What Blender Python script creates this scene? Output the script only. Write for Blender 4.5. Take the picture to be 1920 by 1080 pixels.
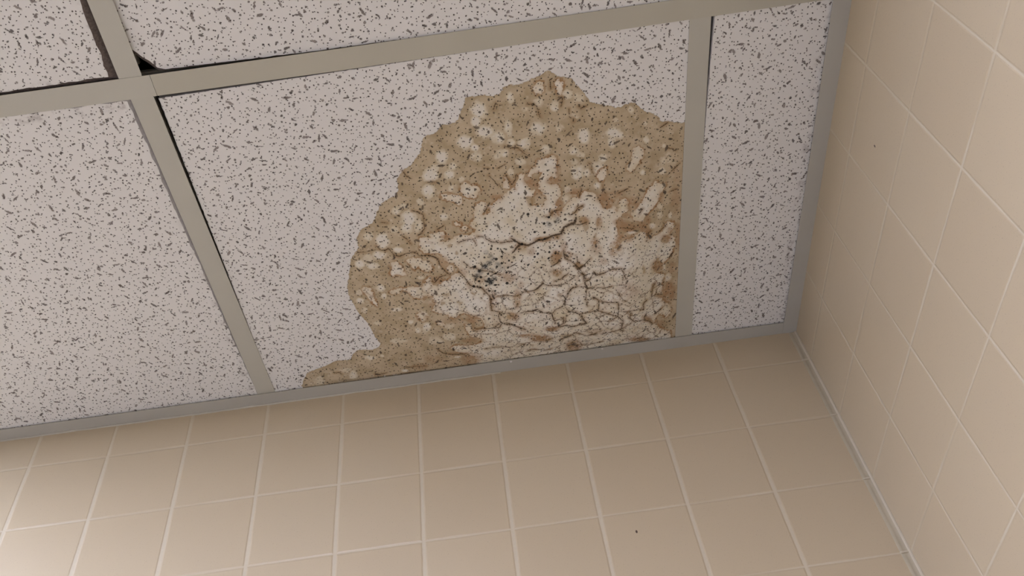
import bpy, bmesh, math, random
import numpy as np
from mathutils import Vector, Matrix, noise

for o in list(bpy.data.objects): bpy.data.objects.remove(o)
sc = bpy.context.scene
COL = sc.collection
Z0 = 2.38                      # height of the first full horizontal grout line
CEIL = 2.44                    # underside of the ceiling grid
RX, RY = -3.3, -3.4            # far sides of the room

# ------------------------------------------------------------------ camera
cam_d = bpy.data.cameras.new('camera'); cam = bpy.data.objects.new('camera', cam_d); COL.objects.link(cam)
RC = ((0.9907111292851937, 0.08601512582724666, -0.10532263023386404),
      (-0.13361530587533219, 0.7596664700644153, -0.6364383743110656),
      (0.02526674388000453, 0.6445992959884409, 0.7641029637849264))
right, down, fwd = [Vector(r) for r in RC]
mw = Matrix((right, -down, -fwd)).transposed().to_4x4()
mw.translation = Vector((-0.44990977, -0.94391087, -0.86859653 + Z0))
cam.matrix_world = mw
cam_d.sensor_width = 36.0; cam_d.lens = 36.0 * 1649.351 / 1920
cam_d.clip_start = 0.01
sc.camera = cam

# ------------------------------------------------------------------ world and exposure
w = bpy.data.worlds.new('world'); sc.world = w; w.use_nodes = True
w.node_tree.nodes['Background'].inputs[0].default_value = (0.8, 0.85, 1, 1)
w.node_tree.nodes['Background'].inputs[1].default_value = 0.02
sc.view_settings.view_transform = 'Standard'; sc.view_settings.look = 'None'
sc.view_settings.gamma = 1.0; sc.view_settings.use_curve_mapping = False
sc.view_settings.exposure = 0.62
LIGHTS = [  # (x, y, size x, size y, colour, strength) fluorescent troffers further back in the ceiling
    (-1.80, -0.62, 0.56, 1.16, (0.89, 0.96, 1.27), 13.6),
    (-0.98, -1.62, 0.56, 0.86, (0.92, 0.945, 1.23), 16.0),
]

# traced marks of the water stain on the tile plane, in tenths of a millimetre
OUTER = [[-3672,-4702],[-3776,-4650],[-3877,-4634],[-3963,-4653],[-4021,-4634],[-4050,-4590],[-4079,-4546],[-4168,-4534],[-4284,-4568],[-4392,-4556],[-4475,-4577],[-4504,-4486],[-4574,-4358],[-4619,-4266],[-4711,-4240],[-4781,-4250],[-4839,-4218],[-4883,-4154],[-4957,-4134],[-5039,-4126],[-5069,-4049],[-5108,-3911],[-5182,-3839],[-5232,-3770],[-5311,-3728],[-5373,-3676],[-5462,-3583],[-5453,-3475],[-5493,-3357],[-5642,-3308],[-5730,-3233],[-5781,-3153],[-5830,-3039],[-5910,-2970],[-6035,-2918],[-6109,-2788],[-6118,-2710],[-6114,-2625],[-6208,-2541],[-6269,-2425],[-6320,-2234],[-6385,-2059],[-6411,-1882],[-6376,-1716],[-6333,-1526],[-6257,-1380],[-6221,-1235],[-6190,-1062],[-6127,-947],[-6194,-873],[-6285,-841],[-6441,-866],[-6541,-826],[-6587,-751],[-6633,-678],[-6753,-696],[-6840,-687],[-7022,-599],[-7194,-547],[-7302,-501],[-7352,-421],[-7408,-319],[-7490,-141],[-6488,356],[-4032,371],[-1766,172],[-1490,-57],[-1721,-2459],[-1751,-3845],[-1871,-3843],[-1977,-3863],[-2073,-3892],[-2157,-3897],[-2178,-3966],[-2258,-4033],[-2350,-4064],[-2423,-4147],[-2462,-4196],[-2533,-4216],[-2598,-4194],[-2689,-4164],[-2747,-4194],[-2890,-4243],[-3015,-4282],[-3047,-4357],[-3100,-4442],[-3184,-4550],[-3231,-4640],[-3318,-4658],[-3404,-4683],[-3434,-4743],[-3518,-4770],[-3574,-4716]]
WHITE = [[[-3707,-3605],[-3573,-3616],[-3505,-3637],[-3457,-3599],[-3468,-3515],[-3480,-3431],[-3460,-3342],[-3494,-3310],[-3546,-3367],[-3571,-3334],[-3572,-3248],[-3478,-3222],[-3437,-3154],[-3444,-3069],[-3481,-3024],[-3519,-2980],[-3502,-2902],[-3540,-2858],[-3483,-2850],[-3398,-2912],[-3348,-2968],[-3286,-3033],[-3230,-3007],[-3192,-3070],[-3220,-2987],[-3181,-3056],[-3122,-3091],[-3061,-3063],[-2999,-3042],[-2984,-2990],[-2993,-2929],[-2958,-2949],[-2928,-2857],[-2906,-2823],[-2838,-2794],[-2772,-2841],[-2743,-2793],[-2749,-2718],[-2712,-2751],[-2720,-2840],[-2660,-2913],[-2602,-2912],[-2579,-2818],[-2596,-2727],[-2656,-2698],[-2670,-2656],[-2723,-2638],[-2752,-2579],[-2734,-2512],[-2737,-2447],[-2718,-2379],[-2778,-2296],[-2731,-2289],[-2587,-2318],[-2499,-2361],[-2423,-2389],[-2359,-2352],[-2354,-2295],[-2328,-2215],[-2242,-2233],[-2136,-2250],[-2060,-2372],[-1997,-2387],[-1945,-2350],[-1930,-2259],[-1992,-2232],[-2003,-2146],[-1931,-2124],[-1907,-1953],[-1955,-1872],[-1979,-1788],[-2057,-1705],[-2135,-1745],[-2178,-1867],[-2212,-1795],[-2267,-1690],[-2167,-1584],[-2067,-1528],[-2051,-1472],[-2098,-1368],[-2088,-1264],[-2100,-1172],[-2067,-988],[-1950,-903],[-1919,-782],[-1984,-631],[-2091,-782],[-2165,-792],[-2203,-667],[-2050,-434],[-1905,-318],[-1936,-29],[-2383,55],[-4016,140],[-4495,47],[-4667,-120],[-4859,-194],[-4817,-388],[-4872,-498],[-4951,-611],[-5100,-660],[-5171,-758],[-5080,-832],[-4944,-805],[-4791,-807],[-4682,-891],[-4761,-983],[-4849,-982],[-4877,-1068],[-4915,-1215],[-4854,-1266],[-4797,-1223],[-4805,-1157],[-4733,-1135],[-4618,-1166],[-4663,-1321],[-4684,-1356],[-4827,-1384],[-4835,-1425],[-4967,-1442],[-4988,-1370],[-5074,-1375],[-5139,-1436],[-5186,-1452],[-5315,-1510],[-5289,-1588],[-5246,-1633],[-5287,-1682],[-5255,-1649],[-5304,-1729],[-5268,-1772],[-5357,-1778],[-5424,-1736],[-5521,-1738],[-5559,-1805],[-5598,-1861],[-5675,-1900],[-5714,-1853],[-5783,-1834],[-5850,-1869],[-5816,-1925],[-5646,-1932],[-5534,-1955],[-5400,-1931],[-5373,-1988],[-5317,-2043],[-5276,-2120],[-5251,-2089],[-5263,-2010],[-5214,-1934],[-5151,-1959],[-5117,-2029],[-5037,-2008],[-4980,-2075],[-4900,-2139],[-4874,-2158],[-4878,-2221],[-4930,-2267],[-4991,-2293],[-5048,-2347],[-5082,-2439],[-5186,-2449],[-5298,-2480],[-5329,-2538],[-5318,-2645],[-5328,-2660],[-5298,-2704],[-5216,-2708],[-5185,-2685],[-5164,-2749],[-5103,-2769],[-4999,-2773],[-4973,-2715],[-4993,-2658],[-5067,-2619],[-4974,-2623],[-4889,-2653],[-4803,-2696],[-4768,-2692],[-4690,-2677],[-4630,-2689],[-4566,-2746],[-4622,-2753],[-4635,-2832],[-4594,-2890],[-4566,-2925],[-4568,-3001],[-4537,-3073],[-4497,-3118],[-4417,-3120],[-4362,-3062],[-4384,-3015],[-4472,-2951],[-4440,-2934],[-4342,-2984],[-4352,-3048],[-4296,-3091],[-4197,-3164],[-4135,-3217],[-4052,-3255],[-4007,-3249],[-4013,-3311],[-3975,-3355],[-3957,-3426],[-3920,-3455],[-3879,-3415],[-3891,-3343],[-3847,-3275],[-3818,-3221],[-3752,-3199],[-3768,-3140],[-3815,-3122],[-3847,-3027],[-3806,-2971],[-3736,-2992],[-3671,-2939],[-3654,-3012],[-3634,-3046],[-3666,-3138],[-3728,-3208],[-3710,-3292],[-3678,-3374],[-3674,-3428],[-3743,-3430],[-3815,-3379],[-3847,-3398],[-3818,-3468],[-3737,-3511]],[[-4694,-3382],[-4636,-3442],[-4584,-3416],[-4544,-3374],[-4489,-3372],[-4437,-3290],[-4493,-3242],[-4535,-3179],[-4611,-3202],[-4673,-3242],[-4710,-3309]],[[-4949,-3279],[-4890,-3302],[-4826,-3275],[-4715,-3266],[-4685,-3193],[-4725,-3110],[-4767,-3128],[-4794,-3182],[-4870,-3205],[-4946,-3227]],[[-4173,-3285],[-4143,-3354],[-4113,-3430],[-4093,-3409],[-4079,-3321],[-4085,-3260],[-4130,-3260]],[[-5529,-2389],[-5472,-2412],[-5380,-2404],[-5317,-2357],[-5228,-2321],[-5208,-2221],[-5253,-2154],[-5319,-2188],[-5383,-2235],[-5413,-2266],[-5457,-2213],[-5485,-2258],[-5488,-2315],[-5530,-2347]],[[-5738,-2366],[-5688,-2382],[-5625,-2341],[-5602,-2267],[-5600,-2210],[-5561,-2156],[-5613,-2130],[-5705,-2152],[-5767,-2135],[-5795,-2181],[-5747,-2251],[-5760,-2310]],[[-5037,-2221],[-4978,-2265],[-4932,-2240],[-4937,-2171],[-4978,-2132],[-5016,-2156]],[[-2389,-2824],[-2352,-2904],[-2302,-2994],[-2242,-3017],[-2242,-3095],[-2194,-3077],[-2170,-2998],[-2122,-3013],[-2073,-3001],[-2084,-2950],[-2132,-2882],[-2155,-2794],[-2192,-2724],[-2255,-2664],[-2318,-2619],[-2356,-2579],[-2382,-2521],[-2457,-2532],[-2518,-2575],[-2545,-2659],[-2549,-2723],[-2489,-2722],[-2463,-2779]],[[-2521,-3549],[-2458,-3613],[-2391,-3578],[-2363,-3499],[-2369,-3438],[-2427,-3423],[-2416,-3347],[-2486,-3310],[-2533,-3257],[-2589,-3291],[-2587,-3364],[-2518,-3426]],[[-6202,-1990],[-6114,-2005],[-6071,-1917],[-6079,-1808],[-6049,-1711],[-6054,-1615],[-6100,-1699],[-6157,-1783],[-6175,-1878],[-6208,-1928]],[[-2846,-2871],[-2775,-2908],[-2767,-2884],[-2824,-2849]],[[-4841,-2882],[-4789,-2882],[-4748,-2845],[-4786,-2818],[-4835,-2836]],[[-4766,-2796],[-4706,-2815],[-4663,-2797],[-4681,-2747],[-4749,-2749]],[[-4779,-2875],[-4750,-2878],[-4751,-2826],[-4786,-2818]],[[-3439,-4584],[-3404,-4647],[-3332,-4620],[-3315,-4555],[-3339,-4489],[-3373,-4436],[-3394,-4451],[-3411,-4523]],[[-3691,-4585],[-3634,-4651],[-3571,-4648],[-3556,-4555],[-3582,-4478],[-3646,-4475],[-3684,-4527]],[[-2957,-3307],[-2904,-3361],[-2835,-3388],[-2851,-3267],[-2890,-3175],[-2956,-3209],[-2976,-3261]],[[-5538,-1473],[-5472,-1502],[-5421,-1434],[-5409,-1351],[-5488,-1322],[-5536,-1407]],[[-5297,-1313],[-5231,-1301],[-5174,-1264],[-5217,-1224],[-5276,-1244]]]
PALE = [[-4341,-4376,115,17,-14,129,75],[-4298,-4082,127,19,-12,109,75],[-4400,-4230,74,11,-11,95,70],[-4158,-3975,118,18,-9,98,55],[-4559,-3973,117,18,-14,111,80],[-4450,-3882,64,10,-7,62,70],[-3961,-4485,57,8,-8,86,65],[-4018,-4077,63,9,-12,133,55],[-3842,-3853,92,14,-7,99,65],[-3665,-4037,118,17,-7,109,60],[-3445,-4294,64,9,-5,94,55],[-3631,-4380,74,11,-5,70,40],[-3289,-4436,64,9,-3,81,50],[-3587,-3728,66,9,-6,85,50],[-4113,-3756,97,14,-8,73,50],[-4452,-3769,75,12,-8,61,40],[-3405,-4024,75,11,-4,74,30],[-3806,-4311,53,8,-5,59,30],[-4003,-3890,65,10,-5,62,50],[-3247,-3667,55,8,-4,73,50],[-3107,-3844,87,13,-5,136,80],[-2733,-3826,121,18,-2,99,65],[-2768,-3720,66,10,-3,110,60],[-2656,-3789,49,7,-2,73,60],[-2524,-4114,49,7,0,61,50],[-2335,-3680,51,8,0,62,55],[-2710,-4007,55,8,0,36,35],[-3153,-4370,84,12,-3,70,35],[-3279,-4423,74,11,-3,70,40],[-3247,-3667,77,11,-4,73,50],[-3162,-3593,66,9,-3,48,40],[-2348,-3905,33,4,0,37,40],[-2108,-3549,31,5,1,36,60],[-2070,-3369,92,15,3,118,30],[-2131,-3199,59,12,1,59,60],[-2887,-3505,67,10,-3,85,50],[-2949,-3367,101,14,-5,122,60],[-3208,-3380,101,15,-5,98,60],[-2383,-3228,47,9,-1,50,50],[-3194,-4138,75,10,-3,60,30],[-5039,-3580,119,17,-18,123,70],[-4971,-3670,65,9,-10,73,60],[-5094,-3361,98,13,-19,124,65],[-4810,-3560,87,12,-10,73,60],[-4751,-3664,59,9,-10,74,55],[-4862,-3818,96,15,-15,111,70],[-5216,-3225,66,9,-10,63,50],[-5399,-3001,123,15,-24,143,70],[-5443,-2874,101,12,-17,106,60],[-5535,-3137,66,9,-13,78,55],[-5292,-2883,89,10,-19,118,45],[-4959,-2974,67,8,-9,64,60],[-5605,-2866,68,8,-11,67,50],[-5951,-2797,79,9,-15,82,55],[-5800,-2738,90,10,-20,109,75],[-4813,-3373,44,6,-8,61,50],[-4667,-3465,44,6,-8,61,50],[-5447,-3190,66,8,-9,51,40],[-5787,-2681,102,11,-20,110,75],[-5613,-2551,81,7,-10,61,65],[-5880,-2494,115,12,-15,85,60],[-6149,-2376,81,8,-17,87,65],[-5981,-2330,105,10,-13,72,60],[-6026,-2466,104,11,-16,86,40],[-5955,-1954,83,7,-14,76,60],[-5933,-1813,48,3,-11,62,60],[-6255,-1901,59,5,-13,61,50],[-6271,-1761,72,7,-13,63,60],[-5805,-1567,97,5,-8,48,60],[-6245,-1581,60,5,-16,81,40],[-5470,-1437,98,5,-15,99,75],[-5647,-1329,49,2,-7,41,60],[-5245,-1293,74,4,-7,50,50],[-5122,-2242,19,1,-6,41,60],[-5393,-2092,59,4,-7,43,40],[-6118,-1339,62,4,-9,50,40],[-5570,-1190,50,2,-6,41,40],[-6118,-1339,74,5,-9,50,40],[-5879,-987,137,9,-12,68,35],[-6327,-697,113,13,-10,50,50],[-6379,-893,113,10,-13,65,35],[-6636,-382,77,8,-29,137,50],[-5882,-356,63,13,-6,39,70],[-6049,-219,51,10,-5,28,80],[-5936,-187,33,6,-6,37,80],[-5647,-1329,49,2,-8,50,60],[-5575,-1157,50,2,-8,50,60],[-7160,-325,115,15,-26,110,35],[-6729,-502,103,10,-15,72,30],[-6156,-720,38,5,-6,34,40],[-5441,-1218,74,3,-15,100,70],[-5355,-954,150,11,-15,113,30],[-5146,-1014,124,9,-14,113,40],[-5572,-1174,49,3,-8,50,60],[-5089,-532,64,13,-3,32,70],[-5116,-1236,85,5,-14,100,30],[-4183,-3717,54,8,-5,49,40],[-4444,-3743,97,15,-10,85,50],[-4052,-3477,55,8,-6,61,40],[-3907,-3603,88,13,-5,61,40],[-3198,-3354,90,13,-4,73,50],[-3234,-3506,67,10,-3,61,35],[-3390,-3011,68,10,-6,74,40],[-3211,-3319,90,13,-5,85,60],[-3097,-3339,67,9,-3,61,50],[-2124,-3185,59,13,0,59,55],[-2383,-3228,47,9,-1,62,50],[-2971,-3137,57,8,-3,61,60],[-3347,-3141,56,8,-4,61,50],[-2255,-2406,65,26,0,55,70],[-1999,-2481,38,10,1,58,50],[-2154,-2671,50,16,0,55,50],[-2152,-2519,51,19,0,84,30],[-2559,-2417,73,21,-1,33,70],[-2660,-2604,71,12,-1,39,50],[-2008,-1419,69,27,3,99,60],[-2070,-1648,28,13,2,79,60],[-2174,-1251,88,54,2,84,40]]
BROWN = [[[-3905,-3135],[-3804,-3120],[-3761,-3065],[-3781,-2993],[-3864,-2967],[-3886,-3033]],[[-3828,-3358],[-3701,-3401],[-3689,-3338],[-3735,-3259],[-3791,-3267]],[[-3248,-2727],[-3110,-2707],[-3099,-2591],[-3146,-2495],[-3192,-2514],[-3196,-2631],[-3240,-2675]],[[-4895,-2441],[-4857,-2464],[-4829,-2414],[-4880,-2379]],[[-5161,-1804],[-5063,-1820],[-5047,-1759],[-5131,-1756]],[[-5198,-1669],[-5131,-1672],[-5119,-1625],[-5190,-1598]],[[-4987,-1663],[-4913,-1674],[-4887,-1595],[-4947,-1599]],[[-4982,-2570],[-4911,-2576],[-4907,-2523],[-4968,-2502]],[[-3647,-2254],[-3551,-2266],[-3478,-2295],[-3473,-2201],[-3561,-2133],[-3601,-2071],[-3671,-2095]],[[-3599,-1945],[-3512,-1980],[-3528,-1920],[-3591,-1887]],[[-4754,-2717],[-4602,-2731],[-4641,-2697],[-4736,-2676]],[[-2755,-2579],[-2718,-2625],[-2623,-2636],[-2518,-2549],[-2370,-2490],[-2384,-2402],[-2510,-2417],[-2607,-2440],[-2680,-2387],[-2724,-2459]],[[-3238,-2889],[-3156,-2915],[-3172,-2842],[-3256,-2791],[-3337,-2791]],[[-3018,-2694],[-2937,-2669],[-2989,-2575],[-3023,-2385],[-3081,-2394],[-3017,-2502]],[[-3326,-2069],[-3278,-2076],[-3270,-2019],[-3209,-2037],[-3236,-1972],[-3297,-1954]],[[-3781,-1019],[-3642,-1028],[-3658,-908],[-3733,-926]],[[-3976,-872],[-3887,-873],[-3788,-749],[-3672,-743],[-3815,-664],[-3903,-780]],[[-4689,-506],[-4800,-432],[-4738,-543]],[[-4975,-1378],[-4785,-1331],[-4749,-1211],[-4804,-1165],[-4839,-1285],[-4957,-1327]],[[-5031,-929],[-4875,-974],[-4755,-922],[-4813,-843],[-4938,-858]],[[-2265,-1471],[-2192,-1409],[-2220,-1329],[-2263,-1341]],[[-2405,-1883],[-2338,-1715],[-2393,-1700],[-2420,-1773]],[[-2148,-2147],[-2056,-2181],[-1989,-2127],[-2025,-2020],[-2106,-2055]],[[-2567,-408],[-2406,-385],[-2284,-353],[-2318,-212],[-2452,-219]],[[-3472,-172],[-3372,-321],[-3243,-202],[-3353,-130]],[[-2398,-915],[-2266,-831],[-2204,-686],[-2259,-674],[-2350,-804]],[[-3248,-2727],[-3131,-2748],[-3139,-2622],[-3229,-2661]],[[-1970,-2357],[-1860,-2336],[-1853,-2156],[-1926,-2153]],[[-4776,-1813],[-4730,-1794],[-4669,-1804],[-4688,-1746],[-4745,-1766]],[[-4941,-1645],[-4879,-1656],[-4899,-1596],[-4949,-1584]]]
CRACK = [[22,[-3271,-2731],[-3287,-2669],[-3347,-2653],[-3407,-2623],[-3430,-2626],[-3484,-2531],[-3590,-2521],[-3687,-2484],[-3781,-2485],[-3842,-2455],[-3926,-2428],[-4017,-2461],[-4094,-2400]],[12,[-3137,-2647],[-3232,-2623],[-3312,-2647],[-3430,-2626]],[16,[-4082,-2516],[-4028,-2469],[-4081,-2411],[-4121,-2364]],[9,[-3950,-2431],[-3866,-2445],[-3829,-2466]],[9,[-4467,-2605],[-4393,-2544],[-4268,-2515],[-4174,-2522],[-4082,-2516],[-4135,-2562]],[8,[-4875,-2151],[-4816,-2062],[-4751,-1913],[-4672,-1877],[-4603,-1856],[-4542,-1762],[-4511,-1715],[-4510,-1609],[-4513,-1469],[-4407,-1425]],[8,[-4787,-2281],[-4716,-2192],[-4658,-2186],[-4593,-2138],[-4490,-2114],[-4411,-2077],[-4332,-2040]],[9,[-4511,-1715],[-4495,-1638],[-4517,-1548]],[10,[-4407,-1425],[-4389,-1358]],[11,[-4423,-1263],[-4379,-1207],[-4235,-1155],[-4141,-1090],[-4069,-1040]],[6,[-4407,-1425],[-4429,-1330],[-4402,-1227],[-4534,-1142],[-4756,-1145]],[8,[-4403,-1703],[-4283,-1703],[-4189,-1676],[-4116,-1680],[-4039,-1728],[-3918,-1723],[-3856,-1742],[-3789,-1819],[-3708,-1776],[-3600,-1759],[-3515,-1760],[-3441,-1770]],[18,[-3868,-1744],[-3816,-1787],[-3777,-1824]],[10,[-3427,-1804],[-3352,-1849]],[7,[-3619,-1834],[-3533,-1849],[-3419,-1931]],[7,[-4130,-1372],[-3982,-1379],[-3882,-1394],[-3813,-1316],[-3691,-1278],[-3673,-1158],[-3652,-1086]],[12,[-3970,-1369],[-3882,-1394]],[6,[-3678,-1292],[-3637,-1350],[-3537,-1381],[-3509,-1440],[-3491,-1546],[-3437,-1628],[-3373,-1692]],[14,[-3497,-1547],[-3490,-1452]],[6,[-3503,-1548],[-3574,-1591]],[6,[-3512,-1377],[-3455,-1284],[-3381,-1255],[-3308,-1208]],[12,[-3394,-1240],[-3357,-1250]],[9,[-3463,-2172],[-3372,-2104],[-3327,-2056],[-3297,-1954],[-3230,-1872],[-3203,-1665]],[14,[-3297,-1968],[-3198,-2015]],[7,[-3296,-2174],[-3291,-2064]],[12,[-3625,-2074],[-3563,-2106],[-3536,-2143]],[10,[-3467,-2280],[-3463,-2172]],[7,[-3452,-2157],[-3383,-2119],[-3327,-2056],[-3272,-1978],[-3207,-1840],[-3187,-1765]],[10,[-3296,-1982],[-3197,-2029],[-3121,-2106]],[13,[-3199,-1767],[-3150,-1773]],[8,[-3150,-1773],[-3084,-1878],[-3062,-1832],[-2940,-1855],[-2842,-1896],[-2721,-1891],[-2675,-1813],[-2653,-1708]],[16,[-3084,-1892],[-3050,-1837]],[18,[-3196,-1693],[-3181,-1631]],[10,[-3180,-1646],[-3095,-1632]],[6,[-3411,-1669],[-3324,-1692],[-3203,-1672]],[6,[-3411,-1669],[-3467,-1542],[-3494,-1485]],[6,[-3094,-1646],[-2961,-1609],[-2850,-1621]],[5,[-3193,-1633],[-3212,-1467],[-3192,-1336]],[8,[-3100,-1479],[-3041,-1422],[-3030,-1356],[-3046,-1211]],[9,[-3309,-1200],[-3171,-1208],[-3046,-1219],[-2947,-1160],[-2860,-1111],[-2771,-1059]],[8,[-2771,-1059],[-2758,-1258],[-2770,-1326],[-2918,-1352],[-3004,-1384]],[9,[-2771,-1059],[-2693,-943],[-2707,-737]],[6,[-2771,-1059],[-2871,-983]],[8,[-2759,-1159],[-2633,-1120],[-2555,-1129],[-2389,-1058],[-2390,-1176],[-2347,-1199]],[9,[-2581,-1088],[-2598,-981],[-2519,-861],[-2393,-831],[-2291,-750],[-2231,-661]],[6,[-2791,-1550],[-2707,-1380],[-2633,-1301],[-2581,-1270]],[8,[-3501,-1358],[-3455,-1284],[-3381,-1255],[-3309,-1192],[-3263,-1082],[-3213,-997],[-3391,-975],[-3516,-1022]],[10,[-2261,-1208],[-2188,-1210],[-2085,-1147]],[6,[-2261,-1208],[-2249,-1381],[-2207,-1434]],[12,[-2195,-844],[-2094,-886]],[8,[-3944,-1389],[-3825,-1318],[-3703,-1296],[-3662,-1139],[-3535,-1166],[-3540,-1064],[-3617,-1023]],[13,[-3617,-1014],[-3516,-1012]],[8,[-3516,-1012],[-3467,-971],[-3365,-969],[-3302,-1015],[-3213,-997],[-3262,-1117],[-3284,-1187]],[14,[-3595,-669],[-3505,-710],[-3454,-735]],[8,[-3454,-735],[-3365,-811],[-3208,-666],[-3131,-698]],[14,[-3156,-679],[-3079,-697]],[16,[-2974,-654],[-2924,-693]],[7,[-2923,-666],[-2872,-678],[-2808,-687],[-2719,-714]],[14,[-2726,-729],[-2677,-664]],[6,[-2694,-733],[-2622,-812],[-2571,-840]],[8,[-3411,-455],[-3253,-412],[-3188,-447]],[8,[-3832,-413],[-3727,-423]],[6,[-3987,-482],[-3832,-426]],[6,[-3227,-405],[-3069,-415],[-2964,-438]],[8,[-2950,-147],[-2842,-145],[-2707,-157]],[8,[-2392,-381],[-2357,-461]],[8,[-2337,-335],[-2256,-322]],[9,[-4608,-1141],[-4509,-1139],[-4435,-1139],[-4405,-1194]],[7,[-4738,-1092],[-4807,-1132]],[7,[-4662,-678],[-4521,-687],[-4318,-640]],[8,[-4203,-624],[-4137,-674]],[7,[-4094,-432],[-4026,-493],[-3870,-450]],[10,[-5355,-769],[-5291,-667],[-5182,-617],[-5068,-598],[-4952,-599]],[6,[-4371,-1421],[-4389,-1358]],[8,[-4328,-1218],[-4235,-1155]],[12,[-5310,-197],[-5191,-146]],[7,[-6327,-353],[-6250,-349],[-6156,-361]],[6,[-6908,-455],[-6829,-457],[-6799,-417]],[7,[-5882,-437],[-5755,-412]],[5,[-5752,-432],[-5575,-397]],[9,[-5883,-2636],[-5842,-2575],[-5787,-2555],[-5735,-2585],[-5700,-2518],[-5674,-2466],[-5606,-2453],[-5531,-2481],[-5435,-2499],[-5379,-2480],[-5352,-2429],[-5258,-2435],[-5169,-2406],[-5118,-2353],[-5106,-2269],[-5060,-2181],[-5000,-2105]],[12,[-5213,-2424],[-5126,-2374]],[8,[-5249,-2024],[-5218,-1992],[-5146,-2074],[-5046,-2109]],[6,[-6135,-2564],[-6041,-2568],[-5899,-2581]],[9,[-5336,-3111],[-5272,-3084],[-5211,-3037]],[10,[-5367,-3697],[-5333,-3610],[-5274,-3564]],[6,[-5212,-3031],[-5219,-2914],[-5220,-2835],[-5314,-2746]],[8,[-5326,-2740],[-5265,-2767]],[7,[-5086,-3487],[-4998,-3480]],[7,[-5064,-2804],[-4977,-2846]],[5,[-5530,-2763],[-5471,-2702],[-5437,-2630]],[5,[-5776,-2994],[-5678,-2969]],[8,[-3770,-4370],[-3686,-4358],[-3651,-4324],[-3641,-4227],[-3623,-4177]],[9,[-4083,-3845],[-4020,-3817],[-3922,-3802]],[5,[-3923,-3790],[-3863,-3719],[-3791,-3660]],[8,[-4173,-4363],[-4134,-4440],[-4115,-4414]],[9,[-3479,-4624],[-3479,-4532]],[9,[-3396,-4410],[-3343,-4397],[-3365,-4283]],[6,[-1895,-3263],[-1984,-3183],[-2052,-3116]],[8,[-2062,-3517],[-2005,-3495],[-1959,-3456]],[5,[-3276,-4234],[-3271,-4125],[-3229,-4095],[-3225,-4058]],[5,[-3068,-3470],[-3025,-3427],[-3034,-3355],[-3008,-3302]],[9,[-2148,-3827],[-2072,-3871]],[8,[-3158,-4253],[-3116,-4229],[-3072,-4240]],[10,[-2702,-2999],[-2586,-3038]],[8,[-2498,-2813],[-2449,-2852],[-2442,-2901]],[8,[-2676,-2503],[-2605,-2479],[-2509,-2456]],[10,[-2442,-2651],[-2391,-2708]],[6,[-2335,-2218],[-2321,-2323],[-2281,-2334]],[6,[-2150,-2278],[-2059,-2328],[-2099,-2401]],[8,[-2010,-2856],[-1916,-2880]],[5,[-2903,-3139],[-2895,-3052],[-2863,-3010]],[8,[-4316,-3465],[-4262,-3396],[-4226,-3317]],[6,[-4200,-3559],[-4107,-3595]],[6,[-4111,-3448],[-4094,-3397],[-4047,-3304],[-3996,-3370],[-3991,-3419]],[9,[-4352,-3098],[-4448,-2961]],[9,[-4567,-2643],[-4453,-2629]],[10,[-4375,-3578],[-4304,-3568]],[6,[-4818,-2580],[-4758,-2600],[-4686,-2618],[-4619,-2597],[-4602,-2543]],[5,[-3177,-3129],[-3219,-2999]],[7,[-3338,-2778],[-3278,-2807],[-3239,-2865],[-3168,-2892]],[6,[-3683,-2803],[-3615,-2787],[-3563,-2861],[-3470,-2873]]]
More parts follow.
